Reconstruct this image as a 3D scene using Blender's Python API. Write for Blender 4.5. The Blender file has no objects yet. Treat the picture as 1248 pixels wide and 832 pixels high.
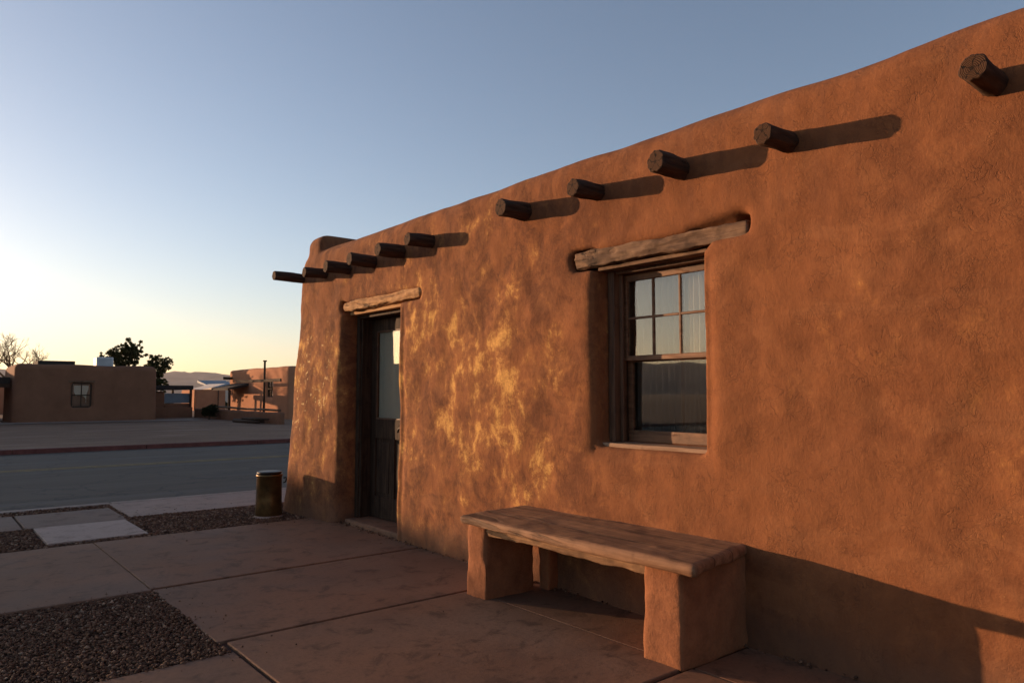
import bpy, bmesh, math, random
import numpy as np
from mathutils import Vector, Matrix, noise, Euler
random.seed(7); rng = np.random.default_rng(7)
sc = bpy.context.scene
COL = sc.collection
R = math.radians
H = 1.35
SUN_AZ = (-1.0, 2.02)          # horizontal direction towards the sun
SUN_EL = R(4.9)

# ------------------------------------------------------------------ materials
def newmat(name):
    m = bpy.data.materials.new(name); m.use_nodes = True
    nt = m.node_tree; nt.nodes.clear()
    return m, nt
def N(nt, t, **kw):
    n = nt.nodes.new(t)
    for k, v in kw.items():
        if k.startswith('i_'): n.inputs[k[2:].replace('_', ' ')].default_value = v
        else: setattr(n, k, v)
    return n
def L(nt, a, b): nt.links.new(a, b)
def coords(nt, scale=(1, 1, 1), rot=(0, 0, 0), loc=None):
    tc = N(nt, 'ShaderNodeTexCoord'); mp = N(nt, 'ShaderNodeMapping')
    mp.inputs['Scale'].default_value = scale; mp.inputs['Rotation'].default_value = rot
    if nt.get('off'): mp.inputs['Location'].default_value = [a * b for a, b in zip((3.6, 3.0, 0), scale)]
    L(nt, tc.outputs['Object'], mp.inputs['Vector']); return mp.outputs[0]
def noi(nt, vec, scale, detail=4, rough=.55, dist=0.0):
    n = N(nt, 'ShaderNodeTexNoise'); n.inputs['Scale'].default_value = scale
    n.inputs['Detail'].default_value = detail; n.inputs['Roughness'].default_value = rough
    n.inputs['Distortion'].default_value = dist
    L(nt, vec, n.inputs['Vector']); return n.outputs['Fac']
def ramp(nt, fac, pts):
    r = N(nt, 'ShaderNodeValToRGB'); e = r.color_ramp.elements
    while len(e) < len(pts): e.new(.5)
    for k, (p, c) in zip(e, pts):
        k.position = p; k.color = (*c, 1) if not isinstance(c, (int, float)) else (c, c, c, 1)
    L(nt, fac, r.inputs['Fac']); return r.outputs['Color']
def mix(nt, fac, a, b, mode='MIX'):
    m = N(nt, 'ShaderNodeMix', data_type='RGBA', blend_type=mode)
    for sock, v in ((m.inputs[0], fac), (m.inputs[6], a), (m.inputs[7], b)):
        if isinstance(v, (int, float)): sock.default_value = v
        elif isinstance(v, tuple): sock.default_value = (*v, 1)
        else: L(nt, v, sock)
    return m.outputs[2]
def mth(nt, op, a, b=0.0, c=None):
    m = N(nt, 'ShaderNodeMath', operation=op)
    for i, v in enumerate((a, b) if c is None else (a, b, c)):
        if isinstance(v, (int, float)): m.inputs[i].default_value = v
        else: L(nt, v, m.inputs[i])
    return m.outputs[0]
def maprange(nt, v, a, b, c=0.0, d=1.0):
    m = N(nt, 'ShaderNodeMapRange'); m.interpolation_type = 'SMOOTHSTEP'
    L(nt, v, m.inputs[0])
    for i, x in zip((1, 2, 3, 4), (a, b, c, d)): m.inputs[i].default_value = x
    return m.outputs[0]
def bump(nt, h, strength, dist, prev=None):
    b = N(nt, 'ShaderNodeBump'); b.inputs['Strength'].default_value = strength
    b.inputs['Distance'].default_value = dist; L(nt, h, b.inputs['Height'])
    if prev: L(nt, prev, b.inputs['Normal'])
    return b.outputs[0]
def finish(nt, col, rough=.9, nrm=None, spec=.25, metal=0.0):
    p = N(nt, 'ShaderNodeBsdfPrincipled'); o = N(nt, 'ShaderNodeOutputMaterial')
    if isinstance(col, tuple): p.inputs['Base Color'].default_value = (*col, 1)
    else: L(nt, col, p.inputs['Base Color'])
    if isinstance(rough, (int, float)): p.inputs['Roughness'].default_value = rough
    else: L(nt, rough, p.inputs['Roughness'])
    p.inputs['Specular IOR Level'].default_value = spec; p.inputs['Metallic'].default_value = metal
    if nrm: L(nt, nrm, p.inputs['Normal'])
    L(nt, p.outputs[0], o.inputs['Surface']); return p

def mat_adobe_main():
    m, nt = newmat('mud_plaster'); nt['off'] = 1   # the wall's own origin lies at (3.6, 3, 0)
    v = coords(nt); vv = coords(nt, (1, 1, .55))
    sep = N(nt, 'ShaderNodeSeparateXYZ'); L(nt, v, sep.inputs[0])
    n1 = noi(nt, v, 1.1, 6, .6); n2 = noi(nt, coords(nt, (1, 1, .8)), 7, 8, .72, .3); n3 = noi(nt, v, 45, 5, .7)
    base = ramp(nt, n2, [(.30, (.155, .054, .024)), (.45, (.225, .080, .034)), (.57, (.285, .106, .044)), (.72, (.36, .142, .058))])
    base = mix(nt, maprange(nt, n1, .35, .7), base, (.290, .104, .041), 'MIX')
    # in the weathered stretch (between door and window) the plaster is mottled; to the right it is smooth
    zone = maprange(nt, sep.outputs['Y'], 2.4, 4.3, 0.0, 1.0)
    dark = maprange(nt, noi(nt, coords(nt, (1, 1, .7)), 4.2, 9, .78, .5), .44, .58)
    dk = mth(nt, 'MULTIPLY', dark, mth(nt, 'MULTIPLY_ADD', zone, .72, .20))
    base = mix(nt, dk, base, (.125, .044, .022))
    tr = noi(nt, coords(nt, (1, .7, 1.5), (.6, 0, 0)), 2.4, 6, .6, 1.2)
    base = mix(nt, maprange(nt, tr, .52, .68, 0, .35), base, (.36, .15, .068))
    # golden dapples of sunlight painted into the plaster colour
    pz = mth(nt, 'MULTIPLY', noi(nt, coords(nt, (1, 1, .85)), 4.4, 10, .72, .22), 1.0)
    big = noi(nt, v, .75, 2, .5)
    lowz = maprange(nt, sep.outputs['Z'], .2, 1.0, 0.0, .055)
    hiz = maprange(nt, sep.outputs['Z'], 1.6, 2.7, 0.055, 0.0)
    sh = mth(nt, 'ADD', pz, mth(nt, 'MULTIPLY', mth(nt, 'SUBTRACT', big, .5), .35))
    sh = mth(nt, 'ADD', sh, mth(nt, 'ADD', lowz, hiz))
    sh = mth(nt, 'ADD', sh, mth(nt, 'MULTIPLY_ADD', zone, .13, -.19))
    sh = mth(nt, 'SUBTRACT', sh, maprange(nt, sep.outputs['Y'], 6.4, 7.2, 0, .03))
    sun_dapple = maprange(nt, sh, .57, .70)
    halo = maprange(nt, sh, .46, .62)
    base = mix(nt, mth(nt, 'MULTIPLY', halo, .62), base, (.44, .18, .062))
    base = mix(nt, mth(nt, 'MULTIPLY', sun_dapple, .8), base, (.86, .47, .14))
    # small pale spots near the street corner
    fl = noi(nt, v, 15, 5, .6, .3)
    cz = mth(nt, 'MULTIPLY', maprange(nt, sep.outputs['Y'], 7.15, 7.6), maprange(nt, sep.outputs['Z'], .75, 1.2))
    cz = mth(nt, 'MULTIPLY', cz, maprange(nt, sep.outputs['Z'], 1.8, 2.3, 1, 0))
    fm = mth(nt, 'MULTIPLY', maprange(nt, fl, .60, .645), cz)
    base = mix(nt, fm, base, (.86, .58, .27))
    # sand and straw grain
    base = mix(nt, maprange(nt, n3, .35, .75, 0, .45), base, (.24, .092, .042))
    straw = noi(nt, coords(nt, (60, 60, 220), (.5, .3, .2)), 1.0, 2, .5, 1.5)
    base = mix(nt, maprange(nt, straw, .70, .76, 0, .35), base, (.55, .30, .13))
    # damp dirt rising from the ground
    nz = mth(nt, 'MULTIPLY_ADD', noi(nt, v, 5, 4, .6), .35, sep.outputs['Z'])
    dirt = maprange(nt, nz, .20, .52, .55, 0)
    base = mix(nt, dirt, base, (.15, .085, .06))
    # streaks under the parapet
    st = noi(nt, coords(nt, (9, 9, .8)), 1.0, 5, .65)
    stz = maprange(nt, sep.outputs['Z'], 1.9, 2.8, 0, .5)
    base = mix(nt, mth(nt, 'MULTIPLY', maprange(nt, st, .48, .68), stz), base, (.19, .075, .04))
    vo = N(nt, 'ShaderNodeTexVoronoi', feature='DISTANCE_TO_EDGE'); vo.inputs['Scale'].default_value = 11
    wv = N(nt, 'ShaderNodeVectorMath', operation='ADD')
    nc = N(nt, 'ShaderNodeTexNoise'); nc.inputs['Scale'].default_value = 6; nc.inputs['Detail'].default_value = 5; L(nt, v, nc.inputs['Vector'])
    sc_ = N(nt, 'ShaderNodeVectorMath', operation='SCALE'); sc_.inputs['Scale'].default_value = .35; L(nt, nc.outputs['Color'], sc_.inputs[0])
    L(nt, v, wv.inputs[0]); L(nt, sc_.outputs[0], wv.inputs[1]); L(nt, wv.outputs[0], vo.inputs['Vector'])
    cr = maprange(nt, vo.outputs['Distance'], 0.0, .03, 1, 0)
    cr = mth(nt, 'MULTIPLY', cr, maprange(nt, noi(nt, v, 3.1, 3), .47, .62))
    vo2 = N(nt, 'ShaderNodeTexVoronoi', feature='DISTANCE_TO_EDGE'); vo2.inputs['Scale'].default_value = 34; L(nt, wv.outputs[0], vo2.inputs['Vector'])
    cr2 = mth(nt, 'MULTIPLY', maprange(nt, vo2.outputs['Distance'], 0.0, .06, 1, 0), maprange(nt, noi(nt, v, 6.5, 4), .46, .62))
    cr = mth(nt, 'MAXIMUM', cr, mth(nt, 'MULTIPLY', cr2, .8))
    base = mix(nt, mth(nt, 'MULTIPLY', cr, .50), base, (.12, .05, .028))
    h = mth(nt, 'ADD', mth(nt, 'MULTIPLY', n2, .7), mth(nt, 'MULTIPLY', noi(nt, v, 26, 7, .7), .4))
    b1 = bump(nt, h, .42, .016)
    b2 = bump(nt, n3, .45, .007, b1)
    b3 = bump(nt, noi(nt, v, 170, 3, .6), .35, .0022, b2)
    b4 = bump(nt, mth(nt, 'MULTIPLY', cr, -1), .5, .004, b3)
    base = mix(nt, 1.0, base, (.84, .885, .87), 'MULTIPLY')
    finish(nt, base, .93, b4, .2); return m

def mat_adobe(name, c1, c2, scale=3.0, bs=.4):
    m, nt = newmat(name); v = coords(nt)
    n = noi(nt, v, scale, 7, .65, .3); g = noi(nt, v, 60, 4, .65)
    c = ramp(nt, n, [(.3, c1), (.7, c2)])
    c = mix(nt, maprange(nt, g, .4, .75, 0, .3), c, tuple(x * .6 for x in c1))
    b = bump(nt, noi(nt, v, 22, 6, .7), bs, .012); b = bump(nt, g, .4, .004, b)
    finish(nt, c, .92, b, .2); return m

def mat_wood(name, dark, mid, light, axis=1, rough=.8, fine=1.0, crack=.5, bs=.5, spec=.3, seams=()):
    """weathered wood; the grain runs along the given axis"""
    m, nt = newmat(name)
    s = [26 * fine] * 3; s[axis] = 1.6 * fine; v = coords(nt, tuple(s))
    s2 = [9 * fine] * 3; s2[axis] = .9 * fine; v2 = coords(nt, tuple(s2)); v0 = coords(nt)
    g = noi(nt, v, 1.0, 6, .65, .5); g2 = noi(nt, v2, 1.0, 5, .6, 1.0); bl = noi(nt, v0, 7, 5, .6)
    c = ramp(nt, g, [(.28, dark), (.5, mid), (.72, light)])
    c = mix(nt, maprange(nt, bl, .5, .7, 0, .6), c, dark)
    ck = maprange(nt, g2, .36, .42, 1, 0)
    c = mix(nt, mth(nt, 'MULTIPLY', ck, crack), c, tuple(x * .25 for x in dark))
    vo = N(nt, 'ShaderNodeTexVoronoi'); vo.inputs['Scale'].default_value = 1.0
    s3 = [6] * 3; s3[axis] = 2.6; L(nt, coords(nt, tuple(s3)), vo.inputs['Vector'])
    kn = maprange(nt, vo.outputs['Distance'], .10, .22, 1, 0)
    c = mix(nt, mth(nt, 'MULTIPLY', kn, .75 * crack), c, tuple(x * .3 for x in dark))
    h = mth(nt, 'SUBTRACT', g, mth(nt, 'MULTIPLY', ck, 1.2))
    if seams:
        sp = N(nt, 'ShaderNodeSeparateXYZ'); L(nt, v0, sp.inputs[0])
        wob = mth(nt, 'MULTIPLY_ADD', noi(nt, v0, 3, 3), .03, -.015); sm = None
        for q in seams:
            e = maprange(nt, mth(nt, 'ABSOLUTE', mth(nt, 'ADD', mth(nt, 'SUBTRACT', sp.outputs['X'], q), wob)), .001, .006, 1, 0)
            sm = e if sm is None else mth(nt, 'MAXIMUM', sm, e)
        c = mix(nt, mth(nt, 'MULTIPLY', sm, .8), c, (.02, .01, .007)); h = mth(nt, 'SUBTRACT', h, mth(nt, 'MULTIPLY', sm, 2.5))
    b = bump(nt, h, bs, .006)
    finish(nt, c, rough, b, spec); return m

def mat_flat(name, col, rough=.6, spec=.4, metal=0.0, var=.25, scale=12, bs=.15):
    m, nt = newmat(name); v = coords(nt); n = noi(nt, v, scale, 6, .65)
    c = ramp(nt, n, [(.3, tuple(x * (1 - var) for x in col)), (.7, tuple(min(1, x * (1 + var)) for x in col))])
    finish(nt, c, rough, bump(nt, noi(nt, v, scale * 5, 4), bs, .003), spec, metal); return m

def mat_concrete(name, a, b_, tint=(.32, .17, .11)):
    m, nt = newmat(name); v = coords(nt)
    n = noi(nt, v, 1.3, 8, .62, .3); f = noi(nt, v, 40, 6, .7); g = noi(nt, v, 260, 2, .5)
    c = ramp(nt, n, [(.3, a), (.68, b_)])
    c = mix(nt, maprange(nt, noi(nt, v, .7, 3, .5), .42, .66, 0, .6), c, tint)
    c = mix(nt, maprange(nt, f, .45, .75, 0, .4), c, tuple(x * .55 for x in a))
    c = mix(nt, maprange(nt, noi(nt, v, 5, 7, .75, .5), .50, .66, 0, .6), c, tuple(x * .38 for x in a))
    vo = N(nt, 'ShaderNodeTexVoronoi'); vo.inputs['Scale'].default_value = 23; L(nt, v, vo.inputs['Vector'])
    sp = maprange(nt, vo.outputs['Distance'], .03, .07, .5, 0)
    c = mix(nt, sp, c, tuple(x * .35 for x in a))
    bb = bump(nt, noi(nt, v, 4, 5, .6), .4, .012); bb = bump(nt, f, .35, .003, bb); bb = bump(nt, g, .3, .0012, bb)
    r = maprange(nt, n, .3, .7, .72, .92)
    finish(nt, c, r, bb, .3); return m

def mat_asphalt():
    m, nt = newmat('asphalt'); v = coords(nt)
    g = noi(nt, v, 130, 3, .6); n = noi(nt, coords(nt, (.25, 1.6, 1)), 1.2, 6, .6)
    vo = N(nt, 'ShaderNodeTexVoronoi'); vo.inputs['Scale'].default_value = 60; L(nt, v, vo.inputs['Vector'])
    c = ramp(nt, n, [(.3, (.062, .045, .033)), (.7, (.096, .073, .054))])
    c = mix(nt, maprange(nt, vo.outputs['Distance'], .0, .4, .7, 0), c, (.13, .11, .09))
    c = mix(nt, maprange(nt, noi(nt, v, .35, 5, .7, 1.2), .57, .62, 0, .35), c, (.035, .034, .036))
    v3 = N(nt, 'ShaderNodeTexVoronoi', feature='DISTANCE_TO_EDGE'); v3.inputs['Scale'].default_value = .55
    nc = N(nt, 'ShaderNodeTexNoise'); nc.inputs['Scale'].default_value = 1.5; nc.inputs['Detail'].default_value = 6; L(nt, v, nc.inputs['Vector'])
    va = N(nt, 'ShaderNodeVectorMath', operation='ADD'); L(nt, v, va.inputs[0]); L(nt, nc.outputs['Color'], va.inputs[1]); L(nt, va.outputs[0], v3.inputs['Vector'])
    c = mix(nt, maprange(nt, v3.outputs['Distance'], .0, .02, .75, 0), c, (.022, .02, .02))
    c = mix(nt, maprange(nt, noi(nt, coords(nt, (.06, 1.3, 1)), 1.6, 5, .6), .52, .66, 0, .45), c, (.12, .105, .095))
    b = bump(nt, vo.outputs['Distance'], .5, .006); b = bump(nt, g, .4, .002, b)
    finish(nt, c, .82, b, .3); return m

def mat_ground():
    m, nt = newmat('desert_gravel'); v = coords(nt)
    n = noi(nt, v, .25, 7, .65); f = noi(nt, v, 9, 7, .75); g = noi(nt, v, 60, 3, .6)
    c = ramp(nt, n, [(.3, (.17, .098, .062)), (.7, (.27, .168, .11))])
    c = mix(nt, maprange(nt, f, .42, .7, 0, .65), c, (.13, .078, .06))
    c = mix(nt, maprange(nt, g, .55, .75, 0, .5), c, (.42, .31, .25))
    c = mix(nt, maprange(nt, noi(nt, coords(nt, (.3, 1, 1)), .9, 4, .6), .5, .65, 0, .35), c, (.36, .25, .20))
    b = bump(nt, f, .6, .05); b = bump(nt, g, .6, .012, b)
    finish(nt, c, .95, b, .15); return m

def mat_stones():
    m, nt = newmat('gravel_stone'); v = coords(nt)
    gi = N(nt, 'ShaderNodeNewGeometry')
    c = ramp(nt, gi.outputs['Random Per Island'], [(0, (.05, .023, .013)), (.35, (.095, .046, .026)), (.7, (.145, .073, .042)), (.93, (.20, .11, .066)), (1, (.36, .25, .17))])
    finish(nt, c, .85, bump(nt, noi(nt, v, 300, 3), .3, .001), .25); return m

def mat_glass():
    m, nt = newmat('window_glass')
    t = N(nt, 'ShaderNodeBsdfTransparent'); t.inputs[0].default_value = (.86, .88, .86, 1)
    g = N(nt, 'ShaderNodeBsdfGlossy'); g.inputs['Roughness'].default_value = .02
    f = N(nt, 'ShaderNodeLayerWeight'); f.inputs['Blend'].default_value = .5; fr = mth(nt, 'MULTIPLY_ADD', mth(nt, 'POWER', f.outputs['Facing'], 5.0), .85, .11)
    v = coords(nt); pass
    ms = N(nt, 'ShaderNodeMixShader'); o = N(nt, 'ShaderNodeOutputMaterial')
    L(nt, fr, ms.inputs[0]); L(nt, t.outputs[0], ms.inputs[1]); L(nt, g.outputs[0], ms.inputs[2])
    L(nt, ms.outputs[0], o.inputs['Surface']); return m

def mat_cloth():
    m, nt = newmat('sheer_curtain')
    d = N(nt, 'ShaderNodeBsdfDiffuse'); d.inputs[0].default_value = (.85, .78, .68, 1)
    t = N(nt, 'ShaderNodeBsdfTranslucent'); t.inputs[0].default_value = (.6, .55, .48, 1)
    ms = N(nt, 'ShaderNodeMixShader'); ms.inputs[0].default_value = .2; o = N(nt, 'ShaderNodeOutputMaterial')
    L(nt, d.outputs[0], ms.inputs[1]); L(nt, t.outputs[0], ms.inputs[2]); L(nt, ms.outputs[0], o.inputs['Surface']); return m

def mat_screen():
    m, nt = newmat('insect_screen')
    d = N(nt, 'ShaderNodeBsdfDiffuse'); d.inputs[0].default_value = (.035, .03, .028, 1)
    t = N(nt, 'ShaderNodeBsdfTransparent')
    ms = N(nt, 'ShaderNodeMixShader'); ms.inputs[0].default_value = .55; o = N(nt, 'ShaderNodeOutputMaterial')
    L(nt, d.outputs[0], ms.inputs[1]); L(nt, t.outputs[0], ms.inputs[2]); L(nt, ms.outputs[0], o.inputs['Surface']); return m

def mat_leaf(name, a, b):
    m, nt = newmat(name)
    gi = N(nt, 'ShaderNodeNewGeometry'); c = ramp(nt, gi.outputs['Random Per Island'], [(0, a), (1, b)])
    d = N(nt, 'ShaderNodeBsdfDiffuse'); t = N(nt, 'ShaderNodeBsdfTranslucent')
    L(nt, c, d.inputs[0]); L(nt, c, t.inputs[0])
    ms = N(nt, 'ShaderNodeMixShader'); ms.inputs[0].default_value = .35; o = N(nt, 'ShaderNodeOutputMaterial')
    L(nt, d.outputs[0], ms.inputs[1]); L(nt, t.outputs[0], ms.inputs[2]); L(nt, ms.outputs[0], o.inputs['Surface']); return m

def mat_endgrain():
    m, nt = newmat('log_end_grain')
    # rings and radial checks round the log's own axis (local x)
    tc = N(nt, 'ShaderNodeTexCoord'); sp = N(nt, 'ShaderNodeSeparateXYZ'); L(nt, tc.outputs['Object'], sp.inputs[0])
    y, z = sp.outputs['Y'], sp.outputs['Z']
    r = mth(nt, 'SQRT', mth(nt, 'ADD', mth(nt, 'MULTIPLY', y, y), mth(nt, 'MULTIPLY', z, z)))
    a = mth(nt, 'ARCTAN2', y, z)
    nz = noi(nt, tc.outputs['Object'], 14, 4, .6)
    ring = mth(nt, 'SINE', mth(nt, 'ADD', mth(nt, 'MULTIPLY', r, 900), mth(nt, 'MULTIPLY', nz, 22)))
    c = ramp(nt, mth(nt, 'MULTIPLY_ADD', ring, .5, .5), [(0, (.042, .020, .011)), (1, (.095, .046, .023))])
    ck = mth(nt, 'SINE', mth(nt, 'ADD', mth(nt, 'MULTIPLY', a, 5), mth(nt, 'MULTIPLY', nz, 16)))
    ckm = maprange(nt, ck, .90, .98)
    c = mix(nt, ckm, c, (.008, .005, .004))
    c = mix(nt, maprange(nt, r, .002, .016, .8, 0), c, (.008, .005, .004))
    b = bump(nt, mth(nt, 'SUBTRACT', mth(nt, 'MULTIPLY', ring, .2), mth(nt, 'MULTIPLY', ckm, 1.5)), .7, .006)
    finish(nt, c, .85, b, .2); return m

M = dict(
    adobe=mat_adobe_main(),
    bench_adobe=mat_adobe('bench_plaster', (.19, .074, .036), (.34, .14, .064), 5.0, .55),
    far_adobe=mat_adobe('pale_brown_stucco', (.17, .075, .042), (.24, .108, .062), 1.2, .3),
    far_adobe2=mat_adobe('orange_stucco', (.36, .15, .08), (.46, .21, .11), 1.0, .3),
    far_pale=mat_adobe('pale_stucco', (.52, .42, .33), (.62, .52, .42), 1.0, .3),
    log=mat_wood('dark_log_wood', (.020, .010, .006), (.055, .027, .014), (.10, .050, .027), 0, .85, 1.3, .8, .9),
    logend=mat_endgrain(),
    lintel=mat_wood('grey_beam_wood', (.05, .026, .015), (.145, .084, .05), (.25, .155, .095), 1, .85, 1.0, .85, .8),
    lintel_d=mat_wood('golden_beam_wood', (.13, .06, .026), (.36, .19, .08), (.55, .33, .15), 1, .85, 1.0, .8, .8),
    frame=mat_wood('brown_frame_wood', (.05, .026, .016), (.12, .062, .035), (.20, .105, .058), 2, .6, 1.4, .4, .4),
    frame_h=mat_wood('brown_rail_wood', (.06, .030, .018), (.16, .078, .040), (.25, .125, .065), 1, .55, 1.4, .3, .4),
    door=mat_wood('dark_door_wood', (.022, .014, .010), (.045, .028, .019), (.085, .055, .036), 2, .75, 1.3, .4, .4, .12),
    sill=mat_wood('sill_wood', (.12, .07, .045), (.26, .16, .10), (.38, .25, .165), 1, .85, 1.0, .7, .7),
    seat=mat_wood('worn_seat_wood', (.115, .054, .027), (.23, .116, .060), (.33, .18, .098), 1, .75, .8, .55, .7, seams=(-.06, .14)),
    apron=mat_wood('apron_wood', (.10, .052, .028), (.22, .12, .062), (.36, .21, .11), 1, .85, 1.0, .9, .9),
    glass=mat_glass(), cloth=mat_cloth(), screen=mat_screen(),
    patio=mat_concrete('red_brown_concrete', (.14, .073, .044), (.23, .128, .080), (.26, .116, .058)),
    walk=mat_concrete('grey_concrete', (.25, .175, .14), (.36, .265, .215), (.30, .21, .165)),
    pad=mat_concrete('pale_pad_concrete', (.32, .235, .195), (.43, .33, .28), (.38, .28, .23)),
    pad2=mat_concrete('brown_pad_concrete', (.14, .092, .07), (.22, .15, .115), (.19, .12, .09)),
    asphalt=mat_asphalt(), ground=mat_ground(), stone=mat_stones(),
    bed=mat_flat('gravel_bed_soil', (.075, .042, .033), .95, .1, 0, .35, 40, .6),
    kerb=mat_flat('kerb_concrete', (.30, .24, .20), .9, .2, 0, .25, 6),
    redpaint=mat_flat('worn_red_paint', (.13, .04, .032), .8, .3, 0, .35, 7),
    yellow=mat_flat('worn_yellow_paint', (.30, .20, .075), .8, .2, 0, .35, 5),
    brass=mat_flat('aged_brass', (.13, .075, .028), .36, .5, .75, .45, 9),
    brassdark=mat_flat('dark_bronze', (.03, .025, .02), .45, .5, .6, .3, 14),
    iron=mat_flat('blackened_iron', (.02, .018, .016), .6, .3, .2, .3, 20),
    latch=mat_flat('latch_brass', (.45, .30, .13), .3, .5, 1, .2, 20),
    darkroof=mat_flat('dark_roofing', (.035, .028, .025), .9, .2, 0, .3, 5),
    white=mat_flat('white_metal', (.55, .55, .56), .5, .4, 0, .08, 3),
    bluegrey=mat_flat('blue_grey_metal', (.22, .25, .28), .7, .2, 0, .1, 3),
    paleroof=mat_flat('pale_roof', (.75, .66, .52), .7, .3, 0, .08, 2),
    inner=mat_flat('room_plaster', (.30, .24, .19), .9, .2, 0, .1, 2),
    bark=mat_flat('tree_bark', (.09, .062, .045), .95, .1, 0, .3, 9, .5),
    twig=mat_flat('pale_twig', (.15, .095, .055), .9, .1, 0, .2, 9),
    leaf=mat_leaf('dark_leaf', (.028, .036, .014), (.075, .075, .03)),
    bush=mat_leaf('bush_leaf', (.02, .024, .012), (.045, .045, .02)),
    mount=mat_flat('mountain_rock', (.17, .13, .11), .95, .1, 0, .35, .004, .1),
)

# ------------------------------------------------------------------ object helpers
def tag(o, label=None, cat=None, group=None, kind=None):
    if label: o['label'] = label
    if cat: o['category'] = cat
    if group: o['group'] = group
    if kind: o['kind'] = kind
    return o
ROOT = {}
def thing(name, label, cat, loc=(0, 0, 0), group=None):
    o = bpy.data.objects.new(name, None); o.empty_display_size = .3; COL.objects.link(o)
    o.location = loc; ROOT[o.name] = Vector(loc); tag(o, label, cat, group); return o
def link(name, me, mats, parent=None, smooth=False, origin=None):
    """me is in world coordinates; it becomes a child of parent (or a top-level object with its origin at origin)"""
    off = ROOT[parent.name] if parent else Vector((0, 0, 0))
    o = bpy.data.objects.new(name, me); COL.objects.link(o)
    if origin is not None:
        ov = Vector(origin); me.transform(Matrix.Translation(-ov)); o.location = ov - off
        ROOT[o.name] = ov
    else:
        me.transform(Matrix.Translation(-off)); ROOT[o.name] = off
        if parent is None: ROOT[o.name] = Vector((0, 0, 0))
    if parent: o.parent = parent
    for m in (mats if isinstance(mats, (list, tuple)) else [mats]): me.materials.append(m)
    if smooth: me.polygons.foreach_set('use_smooth', [True] * len(me.polygons))
    return o
def fin(bm, name, mats, parent=None, smooth=False, origin=None):
    bmesh.ops.recalc_face_normals(bm, faces=bm.faces)
    me = bpy.data.meshes.new(name); bm.to_mesh(me); bm.free()
    return link(name, me, mats, parent, smooth, origin)
def box(bm, x0, x1, y0, y1, z0, z1, bev=0.0, seg=2):
    vs = [bm.verts.new((x, y, z)) for x in (x0, x1) for y in (y0, y1) for z in (z0, z1)]
    q = [(0, 1, 3, 2), (4, 6, 7, 5), (0, 4, 5, 1), (2, 3, 7, 6), (0, 2, 6, 4), (1, 5, 7, 3)]
    fs = [bm.faces.new([vs[i] for i in f]) for f in q]
    if bev > 0:
        es = list({e for f in fs for e in f.edges})
        bmesh.ops.bevel(bm, geom=es, offset=bev, segments=seg, affect='EDGES', profile=.5)
    return vs
def bx(name, mat, parent, *a, bev=.004, seg=2, smooth=False):
    bm = bmesh.new(); box(bm, *a, bev=bev, seg=seg); return fin(bm, name, mat, parent, smooth)
def hexa(bm, pts):
    vs = [bm.verts.new(p) for p in pts]   # bottom 4 (ccw), top 4
    for f in ((3, 2, 1, 0), (4, 5, 6, 7), (0, 1, 5, 4), (1, 2, 6, 5), (2, 3, 7, 6), (3, 0, 4, 7)): bm.faces.new([vs[i] for i in f])
def tube(bm, pts, rads, seg=12, cap=True, rough=0.0, seed=0):
    rings = []
    for i, p in enumerate(pts):
        p = Vector(p); a = Vector(pts[max(i - 1, 0)]); b = Vector(pts[min(i + 1, len(pts) - 1)])
        d = (b - a).normalized(); u = d.orthogonal().normalized() if i == 0 else (u - d * u.dot(d)).normalized(); w = d.cross(u)
        ring = []
        for k in range(seg):
            t = 2 * math.pi * k / seg
            rr = rads[i] * (1 + rough * noise.noise(Vector((math.cos(t) * 2.3, math.sin(t) * 2.3, seed * 7.1 + i * .25))) + rough * .5 * noise.noise(Vector((math.cos(t) * 7, math.sin(t) * 7, seed * 3.3))))
            ring.append(bm.verts.new(p + (u * math.cos(t) + w * math.sin(t)) * rr))
        rings.append(ring)
    for a, b in zip(rings, rings[1:]):
        for k in range(seg): bm.faces.new((a[k], a[(k + 1) % seg], b[(k + 1) % seg], b[k]))
    out = []
    if cap: out = [bm.faces.new(rings[0][::-1]), bm.faces.new(rings[-1])]
    return out
def apply_mods(o):
    dg = bpy.context.evaluated_depsgraph_get(); me = bpy.data.meshes.new_from_object(o.evaluated_get(dg))
    old = o.data; o.modifiers.clear(); o.data = me; bpy.data.meshes.remove(old)
    return o
def tmpobj(bm):
    bmesh.ops.recalc_face_normals(bm, faces=bm.faces)
    me = bpy.data.meshes.new('tmp'); bm.to_mesh(me); bm.free()
    o = bpy.data.objects.new('tmp', me); COL.objects.link(o); return o
def boolean(base, cutter, op='DIFFERENCE'):
    m = base.modifiers.new('b', 'BOOLEAN'); m.object = cutter; m.operation = op; m.solver = 'EXACT'
    apply_mods(base); me = cutter.data; bpy.data.objects.remove(cutter); bpy.data.meshes.remove(me)
def finalize_tmp(o, name, mat, parent, smooth=True):
    me = o.data; bpy.data.objects.remove(o); me.name = name; me.materials.clear()
    return link(name, me, mat, parent, smooth)
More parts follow.
